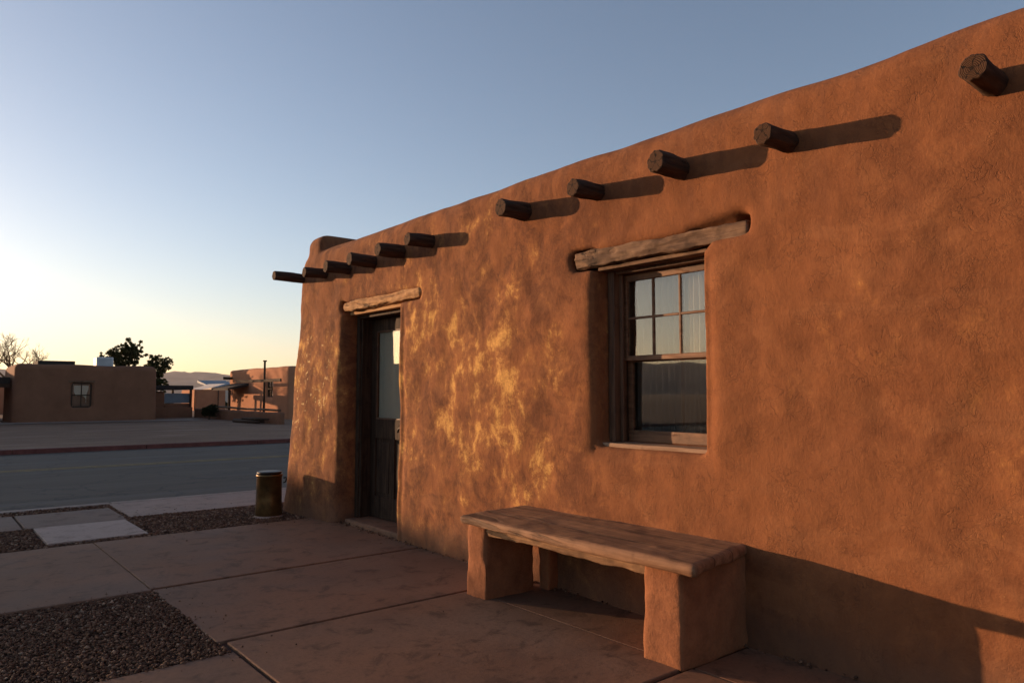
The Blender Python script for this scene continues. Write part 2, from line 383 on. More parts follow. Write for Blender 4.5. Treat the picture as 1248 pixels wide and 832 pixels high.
def organic(name, mats, parent, build, cut=.05, amp=.01, freq=3.0, smooth_it=4, voxel=None, seed=0.0, origin=None, grain=None):
    """box-like shape -> voxel remesh -> smoothed -> displaced by noise: hand-shaped mud or worn wood"""
    bm = bmesh.new(); build(bm); o = tmpobj(bm)
    r = o.modifiers.new('r', 'REMESH'); r.mode = 'VOXEL'; r.voxel_size = voxel or cut
    s = o.modifiers.new('s', 'SMOOTH'); s.factor = .5; s.iterations = smooth_it
    apply_mods(o); me = o.data
    n = len(me.vertices); co = np.empty(n * 3); me.vertices.foreach_get('co', co); no = np.empty(n * 3); me.vertices.foreach_get('normal', no)
    co = co.reshape(-1, 3); no = no.reshape(-1, 3)
    for i in range(n):
        p = Vector(co[i])
        q = Vector((p.x * grain[0], p.y * grain[1], p.z * grain[2])) if grain else p * freq
        d = noise.noise(q + Vector((seed, seed * 2, 0))) * amp + noise.noise(q * 2.7 + Vector((seed, 0, 5))) * amp * .45 + noise.noise(q * 7 + Vector((0, seed, 9))) * amp * .15
        co[i] += no[i] * d
    me.vertices.foreach_set('co', co.ravel()); me.update()
    bpy.data.objects.remove(o); me.name = name; me.materials.clear()
    return link(name, me, mats, parent, True, origin)

# ------------------------------------------------------------------ setting: ground, road, paths
def sheet(name, x0, x1, y0, y1, z, mat, label=None):
    bm = bmesh.new(); bm.faces.new([bm.verts.new(p) for p in ((x0, y0, z), (x1, y0, z), (x1, y1, z), (x0, y1, z))])
    return tag(fin(bm, name, mat), kind='structure')
# one ground sheet to the horizon, with finer rings near the camera; a trench carries the road
bm = bmesh.new()
ys = [-9000, -60, -8, 3.5, 7.72, 10.25, 10.26, 10.40, 21.60, 21.61, 26, 34, 45, 60, 120, 9000]
def gz(y): return -.16 if 10.40 <= y <= 21.60 else -.06
xs = [-9000, -60, -8, 0, 8, 60, 9000]
ys = [-9000, -60, -8, 4, 10.24, 10.30, 21.55, 21.62, 30, 60, 9000]
zs = [-.06, -.06, -.06, -.06, -.06, -.16, -.16, -.03, -.02, .0, .0]
gv = [[bm.verts.new((x, y, z)) for x in xs] for y, z in zip(ys, zs)]
for a, b in zip(gv, gv[1:]):
    for k in range(len(xs) - 1): bm.faces.new((a[k], a[k + 1], b[k + 1], b[k]))
tag(fin(bm, 'ground', M['ground']), kind='structure')
sheet('road', -70, 75, 10.34, 21.52, -.12, M['asphalt'])
bm = bmesh.new()
for yc in (16.78, 17.02):
    for a in range(-70, 74, 2): box(bm, a, a + 2, yc - .05, yc + .05, -.1165, -.1160)
tag(fin(bm, 'road_marking', M['yellow']), kind='structure')
# kerbs: segments with joints
def kerb(name, y0, y1, z1, mat, step=3.0, mats=None):
    bm = bmesh.new(); x = -70
    while x < 74: box(bm, x, x + step - .012, y0, y1, -.2, z1, bev=.018); x += step
    o = fin(bm, name, mat); tag(o, kind='structure'); return o
kerb('near_kerb', 10.20, 10.34, .004, M['kerb'])
k = kerb('far_kerb', 21.52, 21.70, .0, M['kerb'])
k.data.materials.append(M['redpaint'])
for p in k.data.polygons:
    if p.normal.y < -.3 or (p.center.y < 21.62): p.material_index = 1
# gravel beds (soil under loose stones) -- the ground shows through between slabs
sheet('gravel_bed', -6, 3.9, 1.5, 10.2, -.018, M['bed'])

def slabs(name, cells, mat, ztop=0.0, gap=.003, kind='structure'):
    bm = bmesh.new()
    for i, (x0, x1, y0, y1) in enumerate(cells):
        t = ztop + random.uniform(-.003, .002)
        vs = box(bm, x0 + gap, x1 - gap, y0 + gap, y1 - gap, -.09, t, bev=.006, seg=3)
    return tag(fin(bm, name, mat), kind=kind)
slabs('patio', [
    (-5.0, -1.6, 5.60, 7.66), (-1.6, 1.36, 5.60, 7.66), (1.36, 3.70, 5.60, 7.66),
    (1.36, 3.70, 4.185, 5.575),
    (1.40, 3.053, 2.33, 4.155), (3.0535, 3.70, 2.33, 4.155), (-2.2, 1.385, 1.6, 3.985),
    (1.40, 3.05, 0.2, 2.30), (3.06, 3.70, 0.2, 2.30), (-.9, 1.385, -1.2, 1.58), (1.40, 3.70, -1.6, .19), (1.40, 3.70, -5, -1.62),
    (-5.0, -2.22, 1.6, 3.985)], M['patio'])
# thin mortar lip along the first joint
bm = bmesh.new(); box(bm, -5.0, 1.355, 5.535, 5.592, -.09, .006, bev=.012); tag(fin(bm, 'patio_edging', M['patio']), kind='structure')
slabs('sidewalk', [(1.95, 4.9, 8.98, 10.19), (4.91, 7.9, 8.98, 10.19), (7.91, 10.9, 8.98, 10.19), (10.91, 14, 8.98, 10.19)], M['walk'], .0)
slabs('path', [(1.02, 1.86, 7.80, 8.80)], M['pad'], .006)
slabs('side_path', [(.96, 1.90, 8.84, 9.86), (-2.0, .94, 8.84, 9.86), (-5, -2.02, 8.84, 9.86)], M['pad2'], .0)

# loose gravel stones, one mesh per bed
def stones(name, regions, size=.011):
    ico = bmesh.new(); bmesh.ops.create_icosphere(ico, subdivisions=1, radius=1.0)
    V0 = np.array([v.co[:] for v in ico.verts]); F0 = np.array([[v.index for v in f.verts] for f in ico.faces]); ico.free()
    VV = []; FF = []; base = 0
    for (x0, x1, y0, y1, n, zb) in regions:
        px = rng.uniform(x0, x1, n); py = rng.uniform(y0, y1, n)
        hz = np.array([noise.noise(Vector((a * 2.2, b * 2.2, 3))) for a, b in zip(px, py)]) * .008
        s = size * np.exp(rng.normal(0, .36, n)); s = np.minimum(s, size * 2.2)
        for i in range(n):
            a, b, c = rng.uniform(0, 6.28, 3); ca, sa, cb, sb = math.cos(a), math.sin(a), math.cos(b), math.sin(b)
            Q = V0 * rng.uniform(.55, 1.2, 3) * (1 + rng.uniform(-.22, .22, (len(V0), 1)))
            Q = Q @ np.array([[ca, -sa, 0], [sa, ca, 0], [0, 0, 1]]) @ np.array([[1, 0, 0], [0, cb, -sb], [0, sb, cb]])
            Q = Q * s[i] * np.array([1, 1, .75]) + np.array([px[i], py[i], zb + hz[i] + rng.uniform(0, .012)])
            VV.append(Q); FF.append(F0 + base); base += len(V0)
    V = np.concatenate(VV); Fc = np.concatenate(FF)
    me = bpy.data.meshes.new(name); me.vertices.add(len(V)); me.vertices.foreach_set('co', V.ravel())
    me.loops.add(Fc.size); me.loops.foreach_set('vertex_index', Fc.ravel().astype(np.int32))
    me.polygons.add(len(Fc)); me.polygons.foreach_set('loop_start', np.arange(0, Fc.size, 3, dtype=np.int32))
    me.update(calc_edges=True); me.validate()
    o = link(name, me, M['stone']); return tag(o, kind='stuff')
def lab(o, l, c): tag(o, l, c)
lab(stones('gravel', [(-.75, 1.37, 3.97, 5.54, 27000, -.014)], .0072), 'dark red-brown gravel filling the square bed in the patio foreground', 'gravel')
lab(stones('gravel', [(1.88, 3.75, 7.68, 8.98, 9500, -.014), (1.86, 1.96, 8.9, 10.18, 700, -.02), (3.7, 4.4, 8.3, 8.97, 900, -.014)], .010),
    'reddish gravel strip round the metal bin between patio and sidewalk', 'gravel')
lab(stones('gravel', [(-.6, 1.01, 7.68, 8.83, 6500, -.014), (1.0, 1.9, 7.67, 7.80, 500, -.014), (-.3, 1.95, 9.87, 10.2, 1500, -.014)], .010),
    'reddish gravel round the pale concrete paving pad near the road', 'gravel')
lab(stones('gravel', [(1.36, 1.55, 4.2, 5.6, 30, .004), (-.6, 1.6, 5.55, 5.7, 30, .004), (.2, 1.7, 3.8, 4.0, 30, .004), (1.2, 3.4, 2.4, 7.6, 30, .004), (1.9, 3.6, 7.4, 7.7, 60, .004), (1.9, 3.6, 9.0, 9.4, 50, .004)], .0042), 'stray gravel stones scattered on the paving slabs', 'gravel')
lab(stones('gravel', [(-3.5, 3.6, 7.655, 7.69, 260, -.02), (3.50, 3.62, 1.0, 8.1, 700, .002)], .007), 'loose grit gathered along the foot of the plaster wall', 'grit')

# ------------------------------------------------------------------ the adobe house
W = 3.54
house = thing('adobe_house', 'large rounded red-brown adobe house with log ends, window and door facing the patio', 'house', (3.6, 3.0, 0))
bm = bmesh.new(); box(bm, W, 8.0, -5.0, 8.30, -.12, 3.02); base = tmpobj(bm)
# round the long top edges before cutting
bmx = bmesh.new(); bmx.from_mesh(base.data)
es = [e for e in bmx.edges if all(v.co.z > 3 for v in e.verts) or (abs(e.verts[0].co.x - e.verts[1].co.x) < .01 and abs(e.verts[0].co.y - e.verts[1].co.y) < .01 and e.verts[0].co.y > 8)]
bmesh.ops.bevel(bmx, geom=es, offset=.15, segments=5, affect='EDGES', profile=.5); bmx.to_mesh(base.data); bmx.free()
def cutbox(*a, op='DIFFERENCE', bev=0):
    bm = bmesh.new(); box(bm, *a, bev=bev, seg=4); boolean(base, tmpobj(bm), op)
def cuthex(pts):
    bm = bmesh.new(); hexa(bm, pts); boolean(base, tmpobj(bm))
cutbox(3.56, 7.9, 7.78, 8.24, 2.5, 3.20, op='UNION', bev=.12)          # raised end parapet
cutbox(4.02, 7.6, -4.6, 7.55, 2.62, 3.6)                               # roof well behind the parapet
cutbox(4.06, 7.6, .6, 4.85, .02, 2.45)                                 # room behind the window
cutbox(4.06, 7.6, 5.05, 7.95, .02, 2.45)                               # room behind the door
def frust(y0, y1, z0, z1, xf, xb, ys0, ys1, zs0, zs1):
    # opening from front x=xf (y0..y1,z0..z1) to back x=xb (shifted)
    return [(xf, y0, z0), (xb, y0 + ys0, z0 + zs0), (xb, y1 + ys1, z0 + zs0), (xf, y1, z0),
            (xf, y0, z1), (xb, y0 + ys0, z1 + zs1), (xb, y1 + ys1, z1 + zs1), (xf, y1, z1)]
cuthex(frust(2.545, 3.455, .985, 2.235, 3.3, 3.82, .02, -.02, .03, 0)) # window niche
cutbox(3.78, 4.2, 2.60, 3.42, 1.05, 2.2)                               # through to the room
cuthex(frust(5.92, 7.135, -.3, 2.265, 3.3, 3.90, .14, -.005, 0, 0))    # door niche
cutbox(3.85, 4.2, 6.12, 7.06, -.1, 2.2)
cutbox(3.40, 3.70, 3.40, 3.66, 2.20, 2.345)                          # pockets for the lintels
cutbox(3.40, 3.70, 2.50, 3.41, 2.205, 2.308); cutbox(3.40, 3.70, 2.235, 2.52, 2.245, 2.308); cutbox(3.40, 3.70, 2.235, 2.33, 2.26, 2.36)
cuthex([(3.45, 2.245, 2.30), (3.62, 2.245, 2.30), (3.62, 2.66, 2.30), (3.45, 2.66, 2.30), (3.45, 2.245, 2.43), (3.62, 2.245, 2.36), (3.62, 2.66, 2.325), (3.45, 2.66, 2.345)])
cutbox(3.40, 3.68, 7.09, 7.20, 2.215, 2.345)
cutbox(3.40, 3.70, 5.61, 7.10, 2.22, 2.312)
def edgecut(y0, y1, z0, z1):      # knocks the corner off an opening's vertical edge: y0 on the face, y1 inside
    a, b = (y0, y1)
    pts = [(3.50, a, z0), (3.50, b, z0), (3.62, b, z0), (3.54, a, z0), (3.50, a, z1), (3.50, b, z1), (3.62, b, z1), (3.54, a, z1)]
    if a > b: pts = [pts[i] for i in (1, 0, 3, 2, 5, 4, 7, 6)]
    cuthex(pts)
edgecut(2.49, 2.545, .93, 2.15); edgecut(3.49, 3.445, .95, 2.15); edgecut(5.875, 5.925, -.3, 2.17); edgecut(7.18, 7.125, -.3, 2.17)
cuthex([(3.50, 2.49, .93), (3.545, 2.49, .93), (3.545, 3.49, .93), (3.50, 3.49, .93), (3.50, 2.54, 1.0), (3.62, 2.54, 1.0), (3.62, 3.46, 1.0), (3.50, 3.46, 1.0)])
r = base.modifiers.new('r', 'REMESH'); r.mode = 'VOXEL'; r.voxel_size = .024
s = base.modifiers.new('s', 'SMOOTH'); s.factor = .5; s.iterations = 11
apply_mods(base); me = base.data
n = len(me.vertices); co = np.empty(n * 3); me.vertices.foreach_get('co', co); co = co.reshape(-1, 3)
def sst(a, b, x): t = np.clip((x - a) / (b - a), 0, 1); return t * t * (3 - 2 * t)
# batter: the street corner spreads towards its foot
zf = np.clip(1 - co[:, 2] / 3.05, 0, 1.05)
front = sst(4.4, 3.6, co[:, 0])
co[:, 0] -= front * sst(6.7, 8.1, co[:, 1]) * zf * .13
#co[:, 0] += front * (.055 * np.clip(co[:, 1] - 2, -1, 6) / 6) * (co[:, 2] < 3.5) * sst(0, 1, 1 - np.abs(co[:, 1] - 5) / 5) * .5
co[:, 1] += sst(7.2, 8.2, co[:, 1]) * (zf - .35) * .16
sel = np.where(co[:, 0] < 4.05)[0]
for i in sel:
    p = Vector(co[i]); d = noise.noise(p * 1.1) * .026 + noise.noise(p * 3.2 + Vector((4, 1, 2))) * .014 + noise.noise(p * 8) * .0055 + noise.noise(p * 17) * .0022
    nearopen = (p.x > 3.62) or (2.1 < p.z < 2.4 and (2.1 < p.y < 3.8 or 5.4 < p.y < 7.3))
    co[i][0] += d * (.3 if nearopen else 1)
    if p.z > 2.7: co[i][2] += noise.noise(Vector((0, p.y * .9, 7))) * .018 + noise.noise(p * 2.5) * .010
for i in np.where((co[:, 0] >= 4.05) & (co[:, 2] > 2.7))[0]:
    p = Vector(co[i]); co[i][2] += noise.noise(Vector((0, p.y * .9, 7))) * .018 + noise.noise(p * 2.5) * .010
me.vertices.foreach_set('co', co.ravel()); me.update()
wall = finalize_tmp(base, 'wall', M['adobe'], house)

# log ends (vigas)
VG = [(8.13, 2.70, .37), (7.53, 2.69, .27), (7.02, 2.675, .26), (6.47, 2.67, .27), (5.93, 2.695, .26), (5.42, 2.71, .25),
      (4.12, 2.725, .25), (3.37, 2.715, .245), (2.685, 2.70, .24), (1.985, 2.685, .25), (1.035, 2.675, .25)]
for i, (y, z, ln) in enumerate(VG):
    bm = bmesh.new(); r0 = random.uniform(.053, .067); k = 9; tl = random.uniform(-.02, .02)
    pts = [(W + .12 - (ln + .12) * j / k, y + random.uniform(-.002, .002), z - .004 * j / k + tl * (j / k) * .6) for j in range(k + 1)]
    pts.append((pts[-1][0] - .006, pts[-1][1], pts[-1][2])); rads = [r0 * (1 + .03 * noise.noise(Vector((j * .7, i, 0)))) for j in range(k + 1)] + [r0 * .90]
    caps = tube(bm, pts, rads, 40, True, .17, i)
    bmesh.ops.recalc_face_normals(bm, faces=bm.faces)
    for f in bm.faces:
        f.smooth = True
        if f.normal.x < -.9: f.material_index = 1; f.smooth = False
    fin(bm, 'viga', [M['log'], M['logend']], house, origin=(W, y, z))

# lintels
def beam(y0, y1, z0, z1, zl, x0, x1):
    def b(bm):
        segs = 8; rows = []
        for j in range(segs + 1):
            t = j / segs; y = y0 + (y1 - y0) * t; zz0 = z0 + zl * math.sin(t * 3.1); zz1 = z1 - .006 * math.cos(t * 5)
            rows.append([bm.verts.new(p) for p in ((x0, y, zz0), (x1, y, zz0), (x1, y, zz1), (x0, y, zz1))])
        for a, c in zip(rows, rows[1:]):
            for q in range(4): bm.faces.new((a[q], a[(q + 1) % 4], c[(q + 1) % 4], c[q]))
        bm.faces.new(rows[0][::-1]); bm.faces.new(rows[-1])
    return b
organic('lintel', M['lintel'], house, beam(2.255, 3.625, 2.213, 2.325, .006, 3.554, 3.74), voxel=.009, amp=.017, smooth_it=7, seed=3, grain=(16, 4.5, 20))
organic('lintel', M['lintel_d'], house, beam(5.625, 7.13, 2.225, 2.328, .004, 3.546, 3.76), voxel=.009, amp=.017, smooth_it=7, seed=8, grain=(16, 4.5, 20))
bx('lintel_board', M['lintel'], house, 3.60, 3.78, 2.56, 3.44, 2.188, 2.212, bev=.003)
bx('lintel_board', M['lintel_d'], house, 3.62, 3.86, 5.95, 7.12, 2.190, 2.224, bev=.003)

# window
win = bpy.data.objects.new('window', None); COL.objects.link(win); win.parent = house; win.location = Vector((3.7, 3.02, 1.0)) - ROOT[house.name]; ROOT[win.name] = Vector((3.7, 3.02, 1.0))
bm = bmesh.new()
box(bm, 3.685, 3.83, 3.375, 3.432, 1.03, 2.186, bev=.004); box(bm, 3.685, 3.83, 2.572, 2.628, 1.03, 2.186, bev=.004)
box(bm, 3.70, 3.835, 2.630, 3.373, 2.165, 2.188, bev=.003)
box(bm, 3.735, 3.755, 3.345, 3.374, 1.03, 2.164, bev=.003); box(bm, 3.735, 3.755, 2.629, 2.655, 1.03, 2.164, bev=.003)
fin(bm, 'frame', M['frame'], win)
organic('sill', M['sill'], win, lambda bm: box(bm, 3.615, 3.84, 2.555, 3.44, .996, 1.026), voxel=.009, amp=.004, smooth_it=2, seed=5, grain=(30, 3, 30))
def sash(name, x, z0, z1, y0, y1, rails, st, munt, mat):
    bm = bmesh.new(); d = .032
    box(bm, x, x + d, y0, y0 + st, z0, z1, bev=.003); box(bm, x, x + d, y1 - st, y1, z0, z1, bev=.003)
    box(bm, x + .001, x + d - .001, y0 + st + .0005, y1 - st - .0005, z0, z0 + rails[0], bev=.003); box(bm, x + .001, x + d - .001, y0 + st + .0005, y1 - st - .0005, z1 - rails[1], z1, bev=.003)
    if munt:
        a, b = y0 + st, y1 - st
        for k in (1, 2):
            yc = a + (b - a) * k / 3; box(bm, x + .006, x + d - .006, yc - .008, yc + .008, z0 + rails[0], z1 - rails[1], bev=.003)
        zc = (z0 + rails[0] + z1 - rails[1]) / 2
        for k in range(3):
            ya = a + (b - a) * k / 3 + (.0085 if k else .0005); yb = a + (b - a) * (k + 1) / 3 - (.0085 if k < 2 else .0005)
            box(bm, x + .005, x + d - .005, ya, yb, zc - .008, zc + .008, bev=.003)
    return fin(bm, name, mat, win)
sash('upper_sash', 3.768, 1.575, 2.162, 2.645, 3.362, (.034, .045), .030, True, M['frame_h'])
sash('lower_sash', 3.802, 1.032, 1.600, 2.645, 3.362, (.075, .034), .042, False, M['frame_h'])
a, b = 2.675, 3.332
for k in range(3):
    for (z0, z1) in ((1.609, 1.855), (1.871, 2.117)):
        bx('pane', M['glass'], win, 3.782, 3.785, a + (b - a) * k / 3 + .008, a + (b - a) * (k + 1) / 3 - .008, z0, z1, bev=0)
bx('pane', M['glass'], win, 3.817, 3.820, 2.687, 3.320, 1.107, 1.566, bev=0)
bx('insect_screen', M['screen'], win, 3.826, 3.827, 2.69, 3.318, 1.108, 1.565, bev=0)
# curtains hanging inside
def curtain(label, y0, y1, z0, z1, x, folds, seed):
    bm = bmesh.new(); nx, nz = 70, 12; g = []
    for j in range(nz + 1):
        t = j / nz; row = []
        for i in range(nx + 1):
            s_ = i / nx; y = y0 + (y1 - y0) * s_
            ph = s_ * folds * 6.283 + noise.noise(Vector((s_ * 3, t * .6, seed))) * 2.5
            row.append(bm.verts.new((x + .022 * math.sin(ph) * (1 - .3 * t) + .01 * noise.noise(Vector((s_ * 9, t * 2, seed))), y + (.07 * (1 - t) * (1 - s_) if seed == 1 else 0), z0 + (z1 - z0) * t)))
        g.append(row)
    for p, q in zip(g, g[1:]):
        for i in range(nx): bm.faces.new((p[i], p[i + 1], q[i + 1], q[i]))
    o = fin(bm, 'curtain', M['cloth'], None, True, origin=(x, (y0 + y1) / 2, z0))
    sm = o.modifiers.new('s', 'SOLIDIFY'); sm.thickness = .0015
    return tag(o, label, 'curtain')
curtain('pale sheer curtain hanging behind the right panes of the window', 2.58, 2.93, 1.09, 2.20, 3.866, 9, 4)
curtain('pale sheer curtain hanging behind the left and middle panes of the window', 2.96, 3.33, 1.09, 2.20, 3.868, 7, 2)
bm = bmesh.new(); box(bm, 3.995, 4.02, 2.5, 3.5, 2.19, 2.20)

bm.free()
# door
door = bpy.data.objects.new('door', None); COL.objects.link(door); door.parent = house; door.location = Vector((3.86, 6.6, .06)) - ROOT[house.name]; ROOT[door.name] = Vector((3.86, 6.6, .06))
bm = bmesh.new()
box(bm, 3.70, 3.90, 7.055, 7.118, .056, 2.188, bev=.004); box(bm, 3.76, 3.90, 6.085, 6.150, .056, 2.188, bev=.004); box(bm, 3.70, 3.90, 6.152, 7.053, 2.155, 2.188, bev=.003)
box(bm, 3.72, 3.74, 7.030, 7.0545, .056, 2.154, bev=.003)
fin(bm, 'frame', M['door'], door)
bm = bmesh.new(); X0, X1 = 3.845, 3.888; ya, yb = 6.155, 7.050; st = .10
box(bm, X0, X1, ya, ya + st, .062, 2.150, bev=.003); box(bm, X0, X1, yb - st, yb, .062, 2.150, bev=.003)
for (z0, z1) in ((.062, .285), (.885, 1.085), (2.02, 2.150)): box(bm, X0 + .001, X1 - .001, ya + st + .0005, yb - st - .0005, z0, z1, bev=.003)
ym = (ya + yb) / 2; box(bm, X0 + .002, X1 - .002, ym - .045, ym + .045, .2855, .8845, bev=.003)
for (p, q) in ((ya + st, ym - .045), (ym + .045, yb - st)): 
    box(bm, X0 + .020, X1 - .008, p, q, .285, .885); box(bm, X0 + .012, X1 - .010, p + .035, q - .035, .325, .845, bev=.006)
fin(bm, 'leaf', M['door'], door)
bm = bmesh.new()   # glazing bead
for (p, q, z0, z1) in ((ya + st, yb - st, 1.0855, 1.10), (ya + st, yb - st, 2.005, 2.0195), (ya + st, ya + st + .014, 1.1005, 2.0045), (yb - st - .014, yb - st, 1.1005, 2.0045)): box(bm, X0 + .006, X1 - .008, p + .0005, q - .0005, z0, z1, bev=.002)
fin(bm, 'glazing_bead', M['frame'], door)
bx('pane', M['glass'], door, X0 + .018, X0 + .022, ya + st + .01, yb - st - .01, 1.095, 2.01, bev=0)
bm = bmesh.new(); box(bm, X0 - .006, X0 - .0005, 6.185, 6.235, .90, 1.08, bev=.002); tube(bm, [(X0 - .004, 6.21, 1.02), (X0 - .045, 6.21, 1.02), (X0 - .05, 6.24, 1.02), (X0 - .05, 6.34, 1.018), (X0 - .046, 6.40, 1.00), (X0 - .046, 6.41, .965)], [.011, .010, .010, .009, .009, .010], 10)
fin(bm, 'handle', M['iron'], door, True)
organic('threshold', M['patio'], house, lambda bm: box(bm, 3.575, 3.95, 5.99, 7.10, -.06, .052), voxel=.014, amp=.004, smooth_it=2, seed=9)
bx('door_blind', M['cloth'], door, 3.880, 3.882, 6.262, 6.943, 1.09, 2.015, bev=0)

# ------------------------------------------------------------------ bench
bench = thing('bench', 'long low bench with worn wooden seat on two plastered adobe blocks against the wall', 'bench', (3.2, 3.1, 0))
def seatb(bm):
    pts = [(2.905, 2.165), (3.60, 2.305), (3.60, 4.17), (2.90, 4.075)]
    lo = [bm.verts.new((x, y, .478)) for x, y in pts]; hi = [bm.verts.new((x, y, .538)) for x, y in pts]
    bm.faces.new(lo[::-1]); bm.faces.new(hi)
    for i in range(4): bm.faces.new((lo[i], lo[(i + 1) % 4], hi[(i + 1) % 4], hi[i]))
organic('seat', M['seat'], bench, seatb, voxel=.011, amp=.008, smooth_it=13, seed=2, grain=(4.0, 2.2, 8))
organic('apron', M['apron'], bench, beam(2.44, 3.99, .405, .478, .012, 3.00, 3.05), voxel=.009, amp=.010, smooth_it=3, seed=6, grain=(30, 5, 22))
def block(x0, x1, y0, y1, z1, tx=.02, ty=.012):
    def b(bm):
        hexa(bm, [(x0 - tx, y0 - ty, -.02), (x1 + .01, y0 - ty, -.02), (x1 + .01, y1 + ty, -.02), (x0 - tx, y1 + ty, -.02), (x0, y0, z1), (x1, y0, z1), (x1, y1, z1), (x0, y1, z1)])
    return b
organic('leg', M['bench_adobe'], bench, block(2.985, 3.62, 2.305, 2.555, .486, .006, .006), voxel=.014, amp=.014, smooth_it=16, seed=1, freq=4)
organic('leg', M['bench_adobe'], bench, block(2.985, 3.40, 3.895, 4.105, .486, .006, .006), voxel=.014, amp=.014, smooth_it=16, seed=4, freq=4)
organic('back_post', M['bench_adobe'], bench, block(3.46, 3.56, 3.80, 3.92, .462, -.01, -.012), voxel=.011, amp=.008, smooth_it=5, seed=7, freq=9)

# ------------------------------------------------------------------ waste bin
def lathe(bm, c, prof, seg=48):
    rings = []
    for r_, z in prof:
        rings.append([bm.verts.new((c[0] + r_ * math.cos(6.28318 * k / seg), c[1] + r_ * math.sin(6.28318 * k / seg), c[2] + z)) for k in range(seg)])
    for a, b in zip(rings, rings[1:]):
        for k in range(seg): bm.faces.new((a[k], a[(k + 1) % seg], b[(k + 1) % seg], b[k]))
BC = (3.155, 8.10, -.02)
binr = thing('waste_bin', 'small brass-coloured metal bin with black rim standing in gravel by the corner', 'bin', BC)
bm = bmesh.new(); lathe(bm, BC, [(.0, .01), (.142, .01), (.146, .03), (.138, .20), (.134, .445), (.141, .455), (.143, .468), (.139, .480), (.125, .480), (.122, .44), (.125, .1), (0, .08)])
fin(bm, 'body', M['brass'], binr, True)
bm = bmesh.new(); lathe(bm, BC, [(.0, .470), (.100, .478), (.128, .484), (.136, .492), (.134, .504), (.118, .509), (.0, .512)])
fin(bm, 'lid', M['brassdark'], binr, True)
bm = bmesh.new(); lathe(bm, BC, [(.120, 0), (.168, .0), (.170, .012), (.150, .022), (.146, .030)]); fin(bm, 'foot_ring', M['walk'], binr, True)
bm = bmesh.new(); tube(bm, [(3.29, 8.03, .41), (3.312, 8.02, .42), (3.318, 8.015, .40), (3.312, 8.02, .37), (3.29, 8.03, .36)], [.008] * 5, 8); fin(bm, 'handle', M['brassdark'], binr, True)

# ------------------------------------------------------------------ far houses
def far_wall(parent, mat, x0, x1, y0, y1, h, cuts=(), bev=.25, name='wall', lean=.12):
    bm = bmesh.new(); box(bm, x0, x1, y0, y1, -.3, h)
    es = [e for e in bm.edges if not all(v.co.z < 0 for v in e.verts)]
    bmesh.ops.bevel(bm, geom=es, offset=bev, segments=4, affect='EDGES', profile=.5)
    o = tmpobj(bm)
    for c in cuts:
        b2 = bmesh.new(); box(b2, *c); boolean(o, tmpobj(b2))
    r = o.modifiers.new('r', 'REMESH'); r.mode = 'VOXEL'; r.voxel_size = .09
    s = o.modifiers.new('s', 'SMOOTH'); s.factor = .5; s.iterations = 1
    apply_mods(o)
    cx, cy = (x0 + x1) / 2, (y0 + y1) / 2
    for v in o.data.vertices:
        t = max(0, v.co.z / h) * lean
        v.co.x -= t * (v.co.x - cx) / ((x1 - x0) / 2) * .5; v.co.y -= t * (v.co.y - cy) / ((y1 - y0) / 2) * .5
        d = noise.noise(v.co * .7); v.co.z += (d * .05 if v.co.z > h - .4 else 0); v.co.x += d * .02; v.co.y += noise.noise(v.co * .6 + Vector((3, 3, 3))) * .03
    return finalize_tmp(o, name, mat, parent)
def far_window(parent, axis, p, a0, a1, z0, z1, frame=None, glass=None, curtainmat=True):
    """axis 'y': the window faces -y at y=p; axis 'x': faces -x at x=p"""
    w = bpy.data.objects.new('window', None); COL.objects.link(w); w.parent = parent
    loc = Vector(((a0 + a1) / 2, p, z0)) if axis == 'y' else Vector((p, (a0 + a1) / 2, z0))
    w.location = loc - ROOT[parent.name]; ROOT[w.name] = loc
    f = .07
    def bb(name, mat, d0, d1, u0, u1, v0, v1):
        bm = bmesh.new()
        (box(bm, u0, u1, p + d0, p + d1, v0, v1) if axis == 'y' else box(bm, p + d0, p + d1, u0, u1, v0, v1)); fin(bm, name, mat, w)
    bm = bmesh.new()
    am = (a0 + a1) / 2
    for (u0, u1, v0, v1) in ((am - .02, am + .02, z0 + f + .001, z1 - f - .001), (a0, a0 + f, z0, z1), (a1 - f, a1, z0, z1), (a0 + f, a1 - f, z0, z0 + f), (a0 + f, a1 - f, z1 - f, z1), (a0 + f, a1 - f, (z0 + z1) / 2 - .025, (z0 + z1) / 2 + .025)):
        q = .012 if u0 == am - .02 else 0
        box(bm, u0, u1, p + q, p + .08 - q, v0, v1) if axis == 'y' else box(bm, p + q, p + .08 - q, u0, u1, v0, v1)
    fin(bm, 'frame', M['door'], w)
    bb('pane', M['glass'], .04, .045, a0 + f, a1 - f, z0 + f, z1 - f)
    if curtainmat: bb('blind', M['cloth'], .09, .10, a0 + f, a1 - f, z0 + f, z1 - f)

# house across the street (its long wall faces the camera)
A = thing('stucco_house', 'flat-roofed brown stucco house across the street, one window in its long wall', 'house', (6.8, 44, 0))
far_wall(A, M['far_adobe'], 3.75, 10.05, 41.4, 46.0, 2.80, [(6.12, 7.04, 41.2, 41.58, .66, 1.93)], bev=.26, lean=.06)
far_window(A, 'y', 41.50, 6.13, 7.03, .68, 1.91)
bx('window_lintel', M['lintel'], A, 6.0, 7.14, 41.40, 41.55, 1.935, 2.01)
bx('roof_box', M['darkroof'], A, 4.75, 6.32, 41.9, 43.5, 2.6, 2.98, bev=.03)
cool = thing('roof_cooler', 'white boxy evaporative cooler on the roof of the brown stucco house', 'air cooler', (7.7, 42.6, 2.7))
bx('cabinet', M['white'], cool, 7.30, 8.08, 42.2, 43.0, 2.66, 3.24, bev=.03)
bm = bmesh.new()
for k in range(7): box(bm, 7.38, 8.0, 42.185, 42.199, 2.78 + k * .06, 2.80 + k * .06)
fin(bm, 'louvre', M['bluegrey'], cool)
